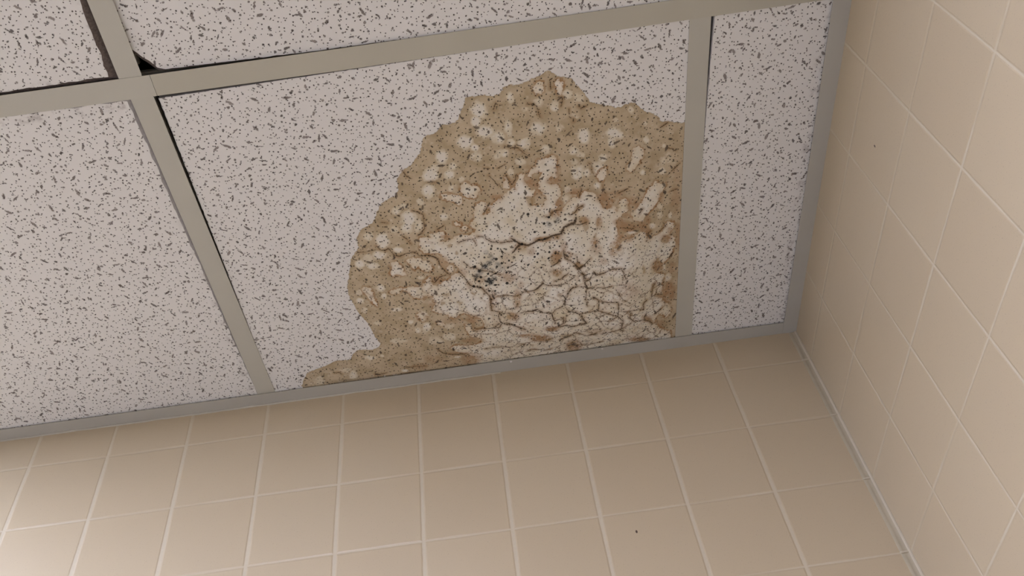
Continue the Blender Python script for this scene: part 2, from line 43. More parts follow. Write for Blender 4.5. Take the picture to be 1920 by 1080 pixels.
RUST = [[-3821,-3308,100,14,-7,73,80],[-3758,-3262,67,10,-4,49,70],[-3454,-3403,45,7,-10,146,60],[-3519,-3277,123,18,-5,61,80],[-4254,-3160,100,14,-7,62,70],[-4045,-3328,56,8,-7,73,50],[-3723,-3134,67,10,-7,74,50],[-3474,-2961,68,10,-6,74,80],[-3542,-2833,114,17,-6,75,80],[-3281,-3107,136,19,-4,61,60],[-3792,-3513,110,16,-3,36,40],[-2900,-2953,103,15,-5,99,90],[-2860,-2835,93,13,-2,50,80],[-3270,-3093,113,16,-4,49,80],[-2749,-2981,138,20,-3,74,50],[-2534,-2821,108,26,-4,126,60],[-2696,-2583,106,17,-2,64,90],[-2605,-2492,146,38,-3,78,100],[-2384,-2442,116,45,-1,80,90],[-2319,-2512,51,19,-1,94,70],[-2321,-2350,53,22,0,82,90],[-2599,-2657,71,15,-2,50,70],[-2610,-2336,109,28,-3,65,50],[-2704,-2377,83,12,-3,65,80],[-2975,-2624,58,9,-6,115,60],[-3048,-2350,70,11,-5,79,80],[-2769,-2228,95,14,-4,107,80],[-3029,-2267,94,14,-6,106,50],[-3170,-2678,92,14,-5,76,80],[-3227,-2875,68,10,-3,49,60],[-2131,-2800,50,14,2,109,60],[-1933,-2694,95,16,10,289,40],[-1921,-3038,70,10,7,207,35],[-2054,-2121,118,41,2,90,70],[-1876,-2100,49,8,11,309,60],[-2005,-2236,64,20,2,75,50],[-2842,-2706,34,5,-2,37,20],[-3710,-2487,174,26,-4,51,80],[-3557,-2491,104,16,-4,52,80],[-3568,-2202,94,15,-10,135,90],[-3574,-1955,95,15,-6,84,80],[-3462,-2346,70,11,-8,106,50],[-4022,-2416,116,17,-7,78,70],[-3888,-2330,69,10,-8,79,50],[-4231,-1985,142,19,-11,112,55],[-4227,-2246,105,15,-17,162,35],[-4610,-2000,118,12,-10,84,50],[-4146,-1609,72,10,-18,200,70],[-4245,-1323,110,16,-10,115,80],[-4076,-1850,59,9,-8,86,40],[-4500,-1592,36,4,-16,155,70],[-4819,-2132,94,8,-10,83,40],[-3706,-983,151,34,-3,85,70],[-4761,-1929,71,7,-9,72,40],[-3757,-1223,186,34,-6,99,20],[-3413,-2205,94,14,-5,80,60],[-3281,-2021,71,11,-5,69,60],[-3044,-2216,95,14,-4,80,40],[-2807,-2167,83,13,-4,81,70],[-2606,-1517,199,87,-1,173,45],[-2183,-1718,113,62,2,125,90],[-1986,-1146,133,36,8,256,100],[-1945,-1571,89,18,5,163,50],[-2323,-827,116,66,6,103,60],[-2116,-620,135,80,3,93,50],[-2945,-2038,96,15,-3,69,40],[-2221,-1379,74,47,3,100,50],[-2128,-1140,87,50,1,67,70],[-3864,-770,217,60,-3,131,90],[-3719,-986,113,26,-2,85,90],[-3398,-425,172,45,7,232,80],[-2430,-325,233,117,18,150,70],[-3082,-761,235,63,4,104,40],[-3392,-156,267,51,-3,55,60],[-2788,-209,108,21,0,56,40],[-2353,-866,88,54,7,126,60],[-3790,-232,159,30,-2,46,40],[-3493,-745,116,32,1,79,40],[-4221,-1320,122,19,-10,116,70],[-4459,-1634,48,5,-19,185,60],[-4785,-1331,110,9,-11,99,70],[-5055,-1333,183,12,-10,83,40],[-4857,-912,150,17,-8,84,50],[-4039,-887,214,54,-3,70,80],[-4904,-432,192,45,-18,207,60],[-5437,-541,189,35,-18,126,40],[-5118,-618,164,30,-8,68,50],[-4293,-104,264,51,-4,37,20],[-4154,-1074,148,28,-5,76,35],[-5082,-219,260,50,-9,74,50],[-5360,-1763,72,5,-7,46,50],[-5320,-1621,48,3,-9,63,40],[-5054,-2306,93,8,-16,110,50],[-5174,-2047,106,8,-14,100,50],[-5184,-2618,103,11,-4,27,30],[-4977,-2689,91,10,-5,39,60],[-5905,-209,205,40,-12,73,60],[-6312,-156,385,75,-10,55,40],[-5629,-386,127,26,-21,151,40]]
DOTS = [[-4411,-2442,13],[-4361,-2285,16],[-4295,-2214,14],[-4273,-2387,10],[-4365,-2168,13],[-4604,-2128,16],[-4594,-2030,16],[-4491,-1995,16],[-4520,-1956,13],[-4625,-1970,14],[-4706,-1895,16],[-4619,-1868,13],[-4539,-1890,13],[-4507,-1803,13],[-4430,-1792,13],[-4420,-1888,13],[-4657,-2200,16],[-4583,-2346,9],[-4669,-2287,9],[-4512,-2327,11],[-4198,-2242,12],[-4160,-2210,10],[-4152,-2289,6],[-4223,-2137,12],[-4248,-2067,13],[-4313,-1996,10],[-4257,-1897,17],[-4314,-1868,6],[-4372,-1887,9],[-4324,-2437,12],[-4285,-2313,13],[-4494,-2073,13],[-4394,-2068,12],[-4442,-1961,10],[-4670,-1992,11],[-3800,-2375,11],[-3810,-2285,14],[-3656,-2285,13],[-3675,-2194,13],[-3855,-2245,13],[-3827,-2160,11],[-3954,-2135,12],[-3878,-2083,9],[-3781,-2071,12],[-3748,-1959,10],[-3580,-2376,10],[-3515,-2353,10],[-4036,-2208,10],[-4033,-2299,9],[-3950,-1916,11],[-3942,-1839,11],[-3575,-2256,13],[-3651,-2281,9],[-4006,-2459,16],[-3775,-2484,11],[-3700,-2492,10],[-3908,-1692,9],[-4389,-1367,10],[-4222,-1162,13],[-3544,-2430,9],[-4464,-1921,11],[-4542,-1965,11],[-4484,-1959,13],[-4212,-2052,8],[-4704,-2054,6],[-4394,-1963,9],[-3691,-2709,15],[-3694,-2582,14],[-3621,-2788,14],[-3722,-3084,10],[-3637,-2901,9],[-3539,-2864,10],[-3822,-2607,14],[-3793,-2609,8],[-3426,-2728,8],[-3501,-2694,7],[-3719,-2726,7],[-3385,-2517,9],[-3260,-2579,9],[-3884,-2870,16],[-3924,-3532,14],[-3341,-2568,8]]
SMEAR = [[-4516,-2192,45,90],[-4464,-2234,45,70],[-4400,-2281,45,55],[-4429,-2338,40,45],[-4638,-2059,45,70],[-4667,-2020,30,60],[-4485,-1945,60,90],[-4420,-1994,40,80],[-4480,-2397,40,35],[-4555,-2162,30,60],[-4351,-2194,50,50],[-4441,-2122,40,50],[-4310,-2134,50,25],[-4597,-2111,50,50],[-3624,-2680,40,50],[-3515,-2728,50,45],[-3645,-2709,30,40],[-3399,-478,50,70],[-3345,-411,30,60],[-3203,-504,40,40],[-3505,-723,40,50],[-2680,-170,30,60],[-3079,-683,40,35]]
# ------------------------------------------------------------------ helpers
def tag(o, label=None, cat=None, group=None, kind=None):
    if label: o['label'] = label
    if cat: o['category'] = cat
    if group: o['group'] = group
    if kind: o['kind'] = kind
    return o

def link(name, me, mats, parent=None, loc=(0, 0, 0)):
    o = bpy.data.objects.new(name, me); COL.objects.link(o)
    for m in (mats if isinstance(mats, (list, tuple)) else [mats]): me.materials.append(m)
    o.location = loc
    if parent: o.parent = parent
    return o

def bm_obj(name, bm, mats, parent=None, loc=(0, 0, 0), smooth=False):
    me = bpy.data.meshes.new(name)
    bmesh.ops.recalc_face_normals(bm, faces=bm.faces)
    for f in bm.faces: f.smooth = smooth
    bm.to_mesh(me); bm.free()
    return link(name, me, mats, parent, loc)

def add_box(bm, x0, x1, y0, y1, z0, z1, mat=0):
    v = [bm.verts.new((x, y, z)) for z in (z0, z1) for x, y in ((x0, y0), (x1, y0), (x1, y1), (x0, y1))]
    for q in ((0, 1, 2, 3), (4, 5, 6, 7), (0, 1, 5, 4), (1, 2, 6, 5), (2, 3, 7, 6), (3, 0, 4, 7)):
        f = bm.faces.new([v[i] for i in q]); f.material_index = mat

class NT:
    """small node-building helper"""
    def __init__(s, name):
        s.m = bpy.data.materials.new(name); s.m.use_nodes = True
        s.t = s.m.node_tree; s.n = s.t.nodes; s.b = s.n['Principled BSDF']; s.out = s.n['Material Output']
    def put(s, inp, v):
        if isinstance(v, bpy.types.NodeSocket): s.t.links.new(v, inp)
        elif isinstance(v, (tuple, list)) and len(v) == 3 and inp.type == 'RGBA': inp.default_value = (*v, 1)
        else: inp.default_value = v
    def math(s, op, a, b=0.0, c=None, clamp=False):
        n = s.n.new('ShaderNodeMath'); n.operation = op; n.use_clamp = clamp
        s.put(n.inputs[0], a); s.put(n.inputs[1], b)
        if c is not None: s.put(n.inputs[2], c)
        return n.outputs[0]
    def vmath(s, op, a, b=(0, 0, 0)):
        n = s.n.new('ShaderNodeVectorMath'); n.operation = op
        s.put(n.inputs[0], a); s.put(n.inputs[1], b)
        return n.outputs['Value'] if op in ('LENGTH', 'DOT_PRODUCT') else n.outputs[0]
    def scale(s, a, k):
        n = s.n.new('ShaderNodeVectorMath'); n.operation = 'SCALE'; s.put(n.inputs[0], a); s.put(n.inputs['Scale'], k); return n.outputs[0]
    def sep(s, a):
        n = s.n.new('ShaderNodeSeparateXYZ'); s.put(n.inputs[0], a); return n.outputs
    def comb(s, x=0.0, y=0.0, z=0.0):
        n = s.n.new('ShaderNodeCombineXYZ'); s.put(n.inputs[0], x); s.put(n.inputs[1], y); s.put(n.inputs[2], z); return n.outputs[0]
    def ramp(s, v, a, b, lo=0.0, hi=1.0):
        n = s.n.new('ShaderNodeMapRange'); n.interpolation_type = 'SMOOTHSTEP'
        s.put(n.inputs[0], v); s.put(n.inputs[1], a); s.put(n.inputs[2], b); s.put(n.inputs[3], lo); s.put(n.inputs[4], hi)
        return n.outputs[0]
    def noise(s, vec, scale, detail=2.0, rough=0.5, col=False):
        n = s.n.new('ShaderNodeTexNoise'); n.noise_dimensions = '3D'
        s.put(n.inputs['Vector'], vec); s.put(n.inputs['Scale'], scale); s.put(n.inputs['Detail'], detail); s.put(n.inputs['Roughness'], rough)
        return n.outputs['Color'] if col else n.outputs[0]
    def mix(s, f, a, b, mode='MIX'):
        n = s.n.new('ShaderNodeMix'); n.data_type = 'RGBA'; n.blend_type = mode
        s.put(n.inputs[0], f); s.put(n.inputs[6], a); s.put(n.inputs[7], b); return n.outputs[2]
    def attr(s, name):
        n = s.n.new('ShaderNodeAttribute'); n.attribute_name = name; return n.outputs['Fac']
    def obj(s):
        n = s.n.new('ShaderNodeTexCoord'); return n.outputs['Object']
    def bump(s, h, dist, strength=1.0):
        n = s.n.new('ShaderNodeBump'); s.put(n.inputs['Height'], h)
        n.inputs['Distance'].default_value = dist; n.inputs['Strength'].default_value = strength
        s.put(s.b.inputs['Normal'], n.outputs[0])
    def base(s, c, rough=0.9, spec=0.3):
        s.put(s.b.inputs['Base Color'], c); s.put(s.b.inputs['Roughness'], rough); s.b.inputs['Specular IOR Level'].default_value = spec

def simple(name, col, rough=0.6, spec=0.4, var=0.05, scale=30):
    k = NT(name); n = k.noise(k.obj(), scale, 4)
    c = k.mix(n, tuple(x * (1 - var) for x in col), tuple(min(1, x * (1 + var)) for x in col))
    k.base(c, rough, spec); return k.m

# ------------------------------------------------------------------ acoustic tile surface
def blobs(k, P, cell, a, b, keep, seed, soft=0.25, wob=0.0):
    """random flecks, one per voronoi cell: half length a, half width b (m), random turn"""
    v = k.vmath('ADD', k.scale(P, 1.0 / cell), (seed, seed * 1.7, 0))
    n = k.n.new('ShaderNodeTexVoronoi'); n.voronoi_dimensions = '2D'; n.feature = 'F1'
    k.put(n.inputs['Vector'], v); n.inputs['Scale'].default_value = 1.0; n.inputs['Randomness'].default_value = 1.0
    c = k.sep(n.outputs['Color'])
    d = k.vmath('SUBTRACT', v, n.outputs['Position'])
    if wob:
        w_ = k.vmath('SUBTRACT', k.noise(P, 420.0, 1.0, col=True), (0.5, 0.5, 0.5))
        d = k.vmath('ADD', d, k.scale(w_, wob / cell))
    x, y, _ = k.sep(d)
    ang = k.math('MULTIPLY', c[0], 6.2832)
    ca, sa = k.math('COSINE', ang), k.math('SINE', ang)
    lx = k.math('ADD', k.math('MULTIPLY', x, ca), k.math('MULTIPLY', y, sa))
    ly = k.math('SUBTRACT', k.math('MULTIPLY', y, ca), k.math('MULTIPLY', x, sa))
    ra = k.math('MULTIPLY_ADD', c[1], a * 0.9 / cell, a * 0.45 / cell)
    rb = k.math('MULTIPLY_ADD', c[2], b * 0.7 / cell, b * 0.6 / cell)
    q = k.comb(k.math('DIVIDE', lx, ra), k.math('DIVIDE', ly, rb), 0.0)
    L = k.vmath('LENGTH', q)
    m = k.ramp(L, 1.0 + soft, 1.0 - soft)
    r2 = k.math('FRACT', k.math('MULTIPLY', k.math('ADD', c[0], c[1]), 7.31))
    m = k.math('MULTIPLY', m, k.math('LESS_THAN', r2, keep))
    tone = k.math('FRACT', k.math('MULTIPLY', c[2], 5.17))
    return m, tone

WHITE_C = (0.765, 0.755, 0.705)
CORE_C = (0.22, 0.19, 0.165)
def tile_material(name, seed, stained=False, hx=0.3, hy=0.25, grime=0.5, mul=1.0):
    k = NT(name)
    ob = k.obj(); ox, oy, _ = k.sep(ob)
    P = k.vmath('ADD', k.comb(ox, oy, 0.0), (seed * 0.37, seed * 0.91, 0.0))
    c = k.mix(k.noise(P, 25, 3), tuple(x * 0.97 * mul for x in WHITE_C), tuple(x * 1.02 * mul for x in WHITE_C))
    out_m = 0.0
    if stained:
        wv = k.vmath('SUBTRACT', k.noise(P, 260.0, 3.0, col=True), (0.5, 0.5, 0.5))
        fine = k.sep(wv)
        out_sd = k.math('MULTIPLY_ADD', fine[0], 0.0055, k.attr('outer_sd'))
        out_m = k.ramp(out_sd, -0.0006, 0.0006)
        rim = k.math('MULTIPLY', k.ramp(out_sd, 0.0050, 0.0008), out_m)
        tanv = k.noise(P, 42.0, 3.0, 0.55)
        tan = k.mix(k.ramp(tanv, 0.32, 0.68), (0.445, 0.356, 0.222), (0.565, 0.470, 0.318))
        tan = k.mix(k.math('MULTIPLY', rim, 0.35), tan, (0.40, 0.315, 0.19))
        # pale rounded bloom inside the tan field
        lob = k.math('SUBTRACT', k.noise(k.vmath('ADD', P, (7.7, 2.1, 0)), 95.0, 2.0), 0.5)
        pl = k.math('ADD', k.math('MULTIPLY_ADD', fine[1], 0.55, k.attr('pale')), k.math('MULTIPLY', lob, 0.75))
        pn = k.ramp(k.noise(P, 75.0, 2.0), 0.60, 0.72)
        plm = k.math('MAXIMUM', k.ramp(pl, 0.04, 0.42), k.math('MULTIPLY', pn, 0.30))
        tan = k.mix(k.math('MULTIPLY', plm, 0.95), tan, (0.695, 0.635, 0.480))
        tan = k.mix(k.math('MULTIPLY', k.ramp(pl, 0.42, 0.68), 0.90), tan, (0.770, 0.735, 0.640))
        # washed white field
        wsd = k.math('ADD', k.math('MULTIPLY_ADD', fine[2], 0.0085, k.attr('white_sd')), k.math('MULTIPLY', lob, 0.0045))
        wm = k.ramp(wsd, -0.0004, 0.0006)
        halo = k.ramp(k.math('MULTIPLY_ADD', fine[0], 0.004, wsd), 0.0080, 0.0)
        wc = k.mix(k.ramp(k.noise(P, 30.0, 3.0), 0.35, 0.7), (0.740, 0.688, 0.545), (0.825, 0.800, 0.705))
        wc = k.mix(k.math('MULTIPLY', halo, 0.50), wc, (0.64, 0.53, 0.36))
        sc_ = k.mix(wm, tan, wc)
        tide = k.math('MULTIPLY', k.ramp(k.math('ABSOLUTE', k.math('ADD', wsd, 0.0009)), 0.0024, 0.0002), k.ramp(k.noise(P, 60.0, 3.0), 0.35, 0.62, 0.20, 0.95))
        sc_ = k.mix(tide, sc_, (0.36, 0.215, 0.105))
        # brown remnants
        bsd = k.math('MULTIPLY_ADD', fine[1], 0.0060, k.attr('brown_sd'))
        bm_ = k.math('MULTIPLY', k.ramp(bsd, -0.0012, 0.0018), 0.72)
        sc_ = k.mix(bm_, sc_, k.mix(k.noise(P, 160.0, 3.0), (0.34, 0.235, 0.12), (0.47, 0.36, 0.21)))
        # rust tint
        ru = k.math('MULTIPLY', k.attr('rust'), k.ramp(k.noise(P, 110.0, 4.0, 0.65), 0.30, 0.54, 0.35, 1.4))
        sc_ = k.mix(k.math('MULTIPLY', ru, k.ramp(k.noise(P, 300.0, 4.0, 0.7), 0.30, 0.62, 0.45, 1.0), clamp=True), sc_, k.mix(k.noise(P, 70.0, 2.0), (0.310, 0.180, 0.088), (0.50, 0.340, 0.195)))
        yl = k.math('MULTIPLY', k.ramp(k.noise(k.vmath('ADD', P, (3.3, 1.2, 0)), 38.0, 3.0), 0.50, 0.72), wm)
        sc_ = k.mix(k.math('MULTIPLY', yl, 0.45), sc_, (0.585, 0.485, 0.275))
        c = k.mix(out_m, c, sc_)
        # cracks
        cn = k.math('MULTIPLY_ADD', k.math('SUBTRACT', k.noise(P, 430.0, 4.0, 0.75), 0.51), 0.0038, k.math('ADD', k.attr('crack'), 0.00014))
        cm = k.ramp(cn, -0.0004, 0.0004)
        # crazing of the paint film between the main cracks
        Pw = k.vmath('ADD', P, k.scale(k.vmath('SUBTRACT', k.noise(P, 90.0, 4.0, 0.7, col=True), (0.5, 0.5, 0.5)), 0.016))
        vo = k.n.new('ShaderNodeTexVoronoi'); vo.voronoi_dimensions = '2D'; vo.feature = 'DISTANCE_TO_EDGE'
        k.put(vo.inputs['Vector'], Pw); vo.inputs['Scale'].default_value = 62.0
        craze = k.math('MULTIPLY', k.ramp(vo.outputs['Distance'], 0.065, 0.018), k.ramp(k.noise(P, 33.0, 3.0), 0.42, 0.56))
        craze = k.math('MULTIPLY', craze, k.math('MULTIPLY', wm, k.ramp(oy, 0.02, 0.10)))
        cz_h = k.math('MULTIPLY', k.math('MULTIPLY', k.ramp(vo.outputs['Distance'], 0.20, 0.0), k.ramp(k.noise(P, 25.0, 2.0), 0.42, 0.6)), k.math('MULTIPLY', wm, k.ramp(oy, 0.00, 0.10)))
        c = k.mix(k.math('MULTIPLY', cz_h, 0.40), c, (0.44, 0.315, 0.175))
        c = k.mix(k.math('MULTIPLY', craze, k.ramp(k.noise(P, 400.0, 3.0), 0.4, 0.6, 0.3, 0.95)), c, (0.12, 0.080, 0.046))
        ch = k.math('MULTIPLY', k.ramp(k.attr('crack'), -0.0048, 0.0), k.ramp(k.noise(P, 80.0, 3.0), 0.35, 0.6, 0.3, 1.2))
        c = k.mix(k.math('MULTIPLY', ch, 0.55, clamp=True), c, (0.36, 0.235, 0.12))
        c = k.mix(k.math('MULTIPLY', cm, 0.88), c, (0.075, 0.050, 0.030))
    kp = lambda a_, b_: k.math('MULTIPLY_ADD', out_m, b_ - a_, a_) if stained else a_
    pin, tp = blobs(k, P, 0.0070, 0.00070, 0.00070, 0.95, 3.1 + seed, 0.30)
    pin2, tp2 = blobs(k, P, 0.0100, 0.00060, 0.00060, 0.9, 17.7 + seed, 0.32)
    med, tm = blobs(k, P, 0.0125, 0.00120, 0.00100, kp(0.85, 0.50), 9.4 + seed, 0.34, 0.0009)
    fis, tf = blobs(k, P, 0.0190, 0.0038, 0.00125, kp(0.68, 0.36), 5.2 + seed, 0.26, 0.0032)
    fis2, tf2 = blobs(k, P, 0.0200, 0.0022, 0.0012, kp(0.52, 0.28), 27.2 + seed, 0.28, 0.0024)
    holes_c = lambda t, lo, hi: k.mix(t, lo, hi)
    HD = (0.040, 0.030, 0.024); HM = (0.135, 0.105, 0.088); HL = (0.25, 0.215, 0.19)  # grey-brown core tones; the darkest paints in the shade inside the pits
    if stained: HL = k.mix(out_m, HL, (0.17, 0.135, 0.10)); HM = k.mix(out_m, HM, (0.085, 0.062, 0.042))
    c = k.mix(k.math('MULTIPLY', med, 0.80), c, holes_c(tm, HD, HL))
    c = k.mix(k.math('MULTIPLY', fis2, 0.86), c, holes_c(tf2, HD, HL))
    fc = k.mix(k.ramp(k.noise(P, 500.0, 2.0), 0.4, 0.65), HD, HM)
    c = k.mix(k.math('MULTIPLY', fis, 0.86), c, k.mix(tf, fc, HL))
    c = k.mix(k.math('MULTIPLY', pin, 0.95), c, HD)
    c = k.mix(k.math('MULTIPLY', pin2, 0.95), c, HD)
    if stained:
        dots = k.math('MULTIPLY_ADD', k.math('SUBTRACT', k.noise(P, 700.0, 2.0), 0.5), 0.0016, k.attr('dots'))
        c = k.mix(k.math('MULTIPLY', k.ramp(dots, -0.0004, 0.0005), 0.95), c, (0.018, 0.017, 0.015))
        sm = k.math('MULTIPLY', k.attr('smear'), k.ramp(k.noise(k.vmath('MULTIPLY', P, (1.0, 1.8, 1.0)), 300.0, 4.0, 0.7), 0.34, 0.52))
        c = k.mix(k.math('MULTIPLY', sm, 1.25, clamp=True), c, (0.040, 0.045, 0.046))
    # handling dirt along the borders
    if grime:
        ed = k.math('MINIMUM', k.math('SUBTRACT', hx, k.math('ABSOLUTE', ox)), k.math('SUBTRACT', hy, k.math('ABSOLUTE', oy)))
        g = k.math('MULTIPLY', k.ramp(ed, 0.020, 0.010), k.ramp(k.noise(P, 60.0, 4.0, 0.7), 0.48, 0.66))
        c = k.mix(k.math('MULTIPLY', g, grime), c, (0.26, 0.225, 0.20))
    k.base(c, 0.95, 0.12)
    hs = k.math('MAXIMUM', k.math('MAXIMUM', pin, med), k.math('MAXIMUM', fis, fis2))
    h = k.math('SUBTRACT', k.math('MULTIPLY', k.noise(P, 350.0, 3.0), 0.12), hs)
    if stained:
        h = k.math('SUBTRACT', h, cm)
        lump = k.math('MULTIPLY', k.noise(P, 55.0, 2.0), k.math('MULTIPLY', out_m, 1.6))
        h = k.math('ADD', h, lump)
    k.bump(h, 0.0009, 0.75)
    return k.m

# ------------------------------------------------------------------ glazed wall tile surface
def wall_tile_material(name, axis, sign, off, pitch_u, pitch_v, v0, specks=()):
    k = NT(name)
    g = k.n.new('ShaderNodeNewGeometry').outputs['Position']   # walls stand at the world origin, so position = object space
    g = k.obj()
    x, y, z = k.sep(g)
    u = k.math('MULTIPLY', x if axis == 'x' else y, -1.0)
    P = g
    wob = k.sep(k.vmath('SUBTRACT', k.noise(P, 7.0, 2.0, col=True), (0.5, 0.5, 0.5)))
    wf = k.sep(k.vmath('SUBTRACT', k.noise(P, 160.0, 2.0, col=True), (0.5, 0.5, 0.5)))
    uu = k.math('ADD', k.math('SUBTRACT', u, off), k.math('MULTIPLY_ADD', wf[0], 0.0009, k.math('MULTIPLY', wob[0], 0.0022)))
    vv = k.math('ADD', k.math('SUBTRACT', v0, z), k.math('MULTIPLY_ADD', wf[1], 0.0009, k.math('MULTIPLY', wob[1], 0.0022)))
    def line(c, pitch, half, seedv):
        q = k.math('DIVIDE', c, pitch)
        fr = k.math('FRACT', k.math('ADD', q, 100.5))
        d = k.math('MULTIPLY', k.math('SUBTRACT', fr, 0.5), pitch)     # signed distance to the joint
        return d, k.math('FLOOR', k.math('ADD', q, 100.0))
    du, iu = line(uu, pitch_u, 0, 0)
    dv, iv = line(vv, pitch_v, 0, 0)
    adu, adv = k.math('ABSOLUTE', du), k.math('ABSOLUTE', dv)
    wn = k.noise(P, 14.0, 3.0)
    wu = k.math('MULTIPLY_ADD', wn, 0.0022, 0.0008 if axis == 'x' else -0.0001)
    wv_ = k.math('MULTIPLY_ADD', k.noise(k.vmath('ADD', P, (5, 3, 1)), 11.0, 3.0), 0.0026, -0.0004)
    mu = k.ramp(k.math('SUBTRACT', adu, wu), 0.0007, -0.0004)
    mv = k.ramp(k.math('SUBTRACT', adv, wv_), 0.0006, -0.0004)
    mu = k.math('MULTIPLY', mu, k.math('GREATER_THAN', u, 0.05))      # no joint beside the filled corner
    m = k.math('MAXIMUM', mu, k.math('MULTIPLY', mv, k.ramp(k.noise(k.vmath('ADD', P, (1.5, 8, 3)), 9.0, 2.0), 0.38, 0.55, 0.45, 1.0)))
    wn2 = k.n.new('ShaderNodeTexWhiteNoise'); wn2.noise_dimensions = '2D'
    k.put(wn2.inputs['Vector'], k.comb(iu, iv, 0.0))
    tc = k.mix(wn2.outputs['Value'], (0.560, 0.464, 0.312), (0.580, 0.486, 0.330))
    tc = k.mix(k.ramp(k.noise(P, 9.0, 3.0), 0.3, 0.7), tc, k.mix(0.5, tc, (0.575, 0.472, 0.315)))
    sp = k.ramp(k.noise(P, 620.0, 1.0), 0.655, 0.74)
    tc = k.mix(k.math('MULTIPLY', sp, 0.35), tc, (0.30, 0.24, 0.18))
    sp2, _ = None, None
    gc = k.mix(k.noise(P, 200.0, 3.0), (0.600, 0.525, 0.380), (0.655, 0.585, 0.445))
    c = k.mix(k.math('MULTIPLY', m, 0.92), tc, gc)
    # a few stuck specks of dirt
    for (su, sz, r) in specks:
        p_ = k.comb(u if axis == 'x' else 0.0, 0.0 if axis == 'x' else u, z)
        q_ = (su, 0, sz) if axis == 'x' else (0, su, sz)
        dd = k.vmath('LENGTH', k.vmath('MULTIPLY', k.vmath('SUBTRACT', p_, q_), (1.0, 1.0, 0.6)))
        c = k.mix(k.ramp(dd, r * 1.2, r * 0.7), c, (0.09, 0.06, 0.04))
    k.base(c, k.math('MULTIPLY_ADD', m, 0.40, 0.33), 0.45)
    cush = k.math('MINIMUM', k.math('MAXIMUM', k.ramp(k.math('SUBTRACT', adu, wu), -0.0004, 0.0022), k.math('LESS_THAN', u, 0.05)), k.ramp(k.math('SUBTRACT', adv, wv_), -0.0004, 0.0022))
    h = k.math('ADD', cush, k.math('MULTIPLY', k.noise(P, 38.0, 2.0), 0.22))
    k.bump(h, 0.0006, 0.7)
    return k.m

M_trim = simple('painted_wall_angle', (0.470, 0.456, 0.392), 0.55, 0.35, 0.06, 14)
M_tee = simple('painted_grid_steel', (0.498, 0.485, 0.405), 0.48, 0.35, 0.05, 9)
M_tee2 = simple('aged_grid_steel', (0.482, 0.462, 0.368), 0.48, 0.35, 0.07, 9)
M_caulk = simple('caulk', (0.54, 0.51, 0.42), 0.6, 0.3, 0.10, 60)
M_grout = simple('corner_grout', (0.62, 0.555, 0.42), 0.85, 0.1, 0.10, 90)
M_core = simple('mineral_core', (0.150, 0.122, 0.105), 1.0, 0.05, 0.60, 420)
M_edge = simple('tile_edge', (0.47, 0.45, 0.43), 1.0, 0.05, 0.25, 260)
M_paint = simple('wall_paint', (0.66, 0.63, 0.60), 0.7, 0.3)
M_floor = simple('floor_tile', (0.60, 0.58, 0.56), 0.5, 0.4, 0.1, 8)
M_deck = simple('plenum_deck', (0.05, 0.05, 0.05), 0.95, 0.1)
M_flake = simple('plaster', (0.80, 0.78, 0.74), 0.9, 0.2)
M_ceil = simple('ceiling_board', (0.70, 0.67, 0.65), 0.95, 0.1)

# ------------------------------------------------------------------ room shell
def struct(name, x0, x1, y0, y1, z0, z1, mat):
    bm = bmesh.new(); add_box(bm, x0, x1, y0, y1, z0, z1)
    return tag(bm_obj(name, bm, mat), kind='structure')
DECK = 2.86
PB, PR = 0.108 * 1.03792, 0.108 * 1.07207
M_wb = wall_tile_material('beige_wall_tile_back', 'x', 1, 0.12587, PB, 0.108, Z0, [(0.310, Z0 - 0.245, 0.0014)])
M_wr = wall_tile_material('beige_wall_tile_right', 'y', 1, 0.11804, PR, 0.108, Z0, [(0.393, Z0 - 0.055, 0.0013)])
struct('wall_back', RX - 0.1, 0.1, 0, 0.1, 0, DECK, M_wb)
struct('wall_right', 0, 0.1, RY, 0, 0, DECK, M_wr)
struct('wall_left', RX - 0.1, RX, RY, 0, 0, DECK, M_paint)
struct('wall_front', RX - 0.1, 0.1, RY - 0.1, RY, 0, DECK, M_paint)
struct('floor', RX, 0, RY, 0, -0.1, 0, M_floor)

# lines of the visible grid, measured on the ceiling plane
def lerp(a, b, t): return a + (b - a) * t
def teeA(y): return lerp(-0.7964, -0.8062, (y + 0.0225) / (-0.505 + 0.0225))      # centre x of the long cross tee
def teeA2(y): return lerp(-0.8100, -0.8097, (y + 0.534) / -0.08)
def teeB(y): return lerp(-0.1730, -0.1734, (y + 0.025) / (-0.515 + 0.025))
def mainY(x):                                                                    # centre y of the main runner
    if x < -0.58: return lerp(-0.5183, -0.5225, (x + 0.958) / (-0.58 + 0.958))
    return lerp(-0.5225, -0.5330, (x + 0.58) / (0.58 - 0.02))
HW = 0.01275

# the rest of the ceiling beyond the built bays, one board plane with openings for the light fittings
bm = bmesh.new()
YB = -1.135; XB = -1.435
def plane_with_holes(bm, x0, x1, y0, y1, z0, z1, holes):
    xs = sorted({x0, x1} | {h[0] for h in holes if x0 < h[0] < x1} | {h[1] for h in holes if x0 < h[1] < x1})
    ys = sorted({y0, y1} | {h[2] for h in holes if y0 < h[2] < y1} | {h[3] for h in holes if y0 < h[3] < y1})
    for a, b in zip(xs, xs[1:]):
        for c, d in zip(ys, ys[1:]):
            mx, my = (a + b) / 2, (c + d) / 2
            if any(h[0] < mx < h[1] and h[2] < my < h[3] for h in holes): continue
            add_box(bm, a, b, c, d, z0, z1)
HO = [(x - sx / 2 - .01, x + sx / 2 + .01, y - sy / 2 - .01, y + sy / 2 + .01) for x, y, sx, sy, _, _ in LIGHTS]
plane_with_holes(bm, RX, 0, RY, YB, CEIL + 0.001, CEIL + 0.016, HO)
plane_with_holes(bm, RX, XB, YB, 0, CEIL + 0.001, CEIL + 0.016, HO)
tag(bm_obj('ceiling', bm, M_ceil), kind='structure')
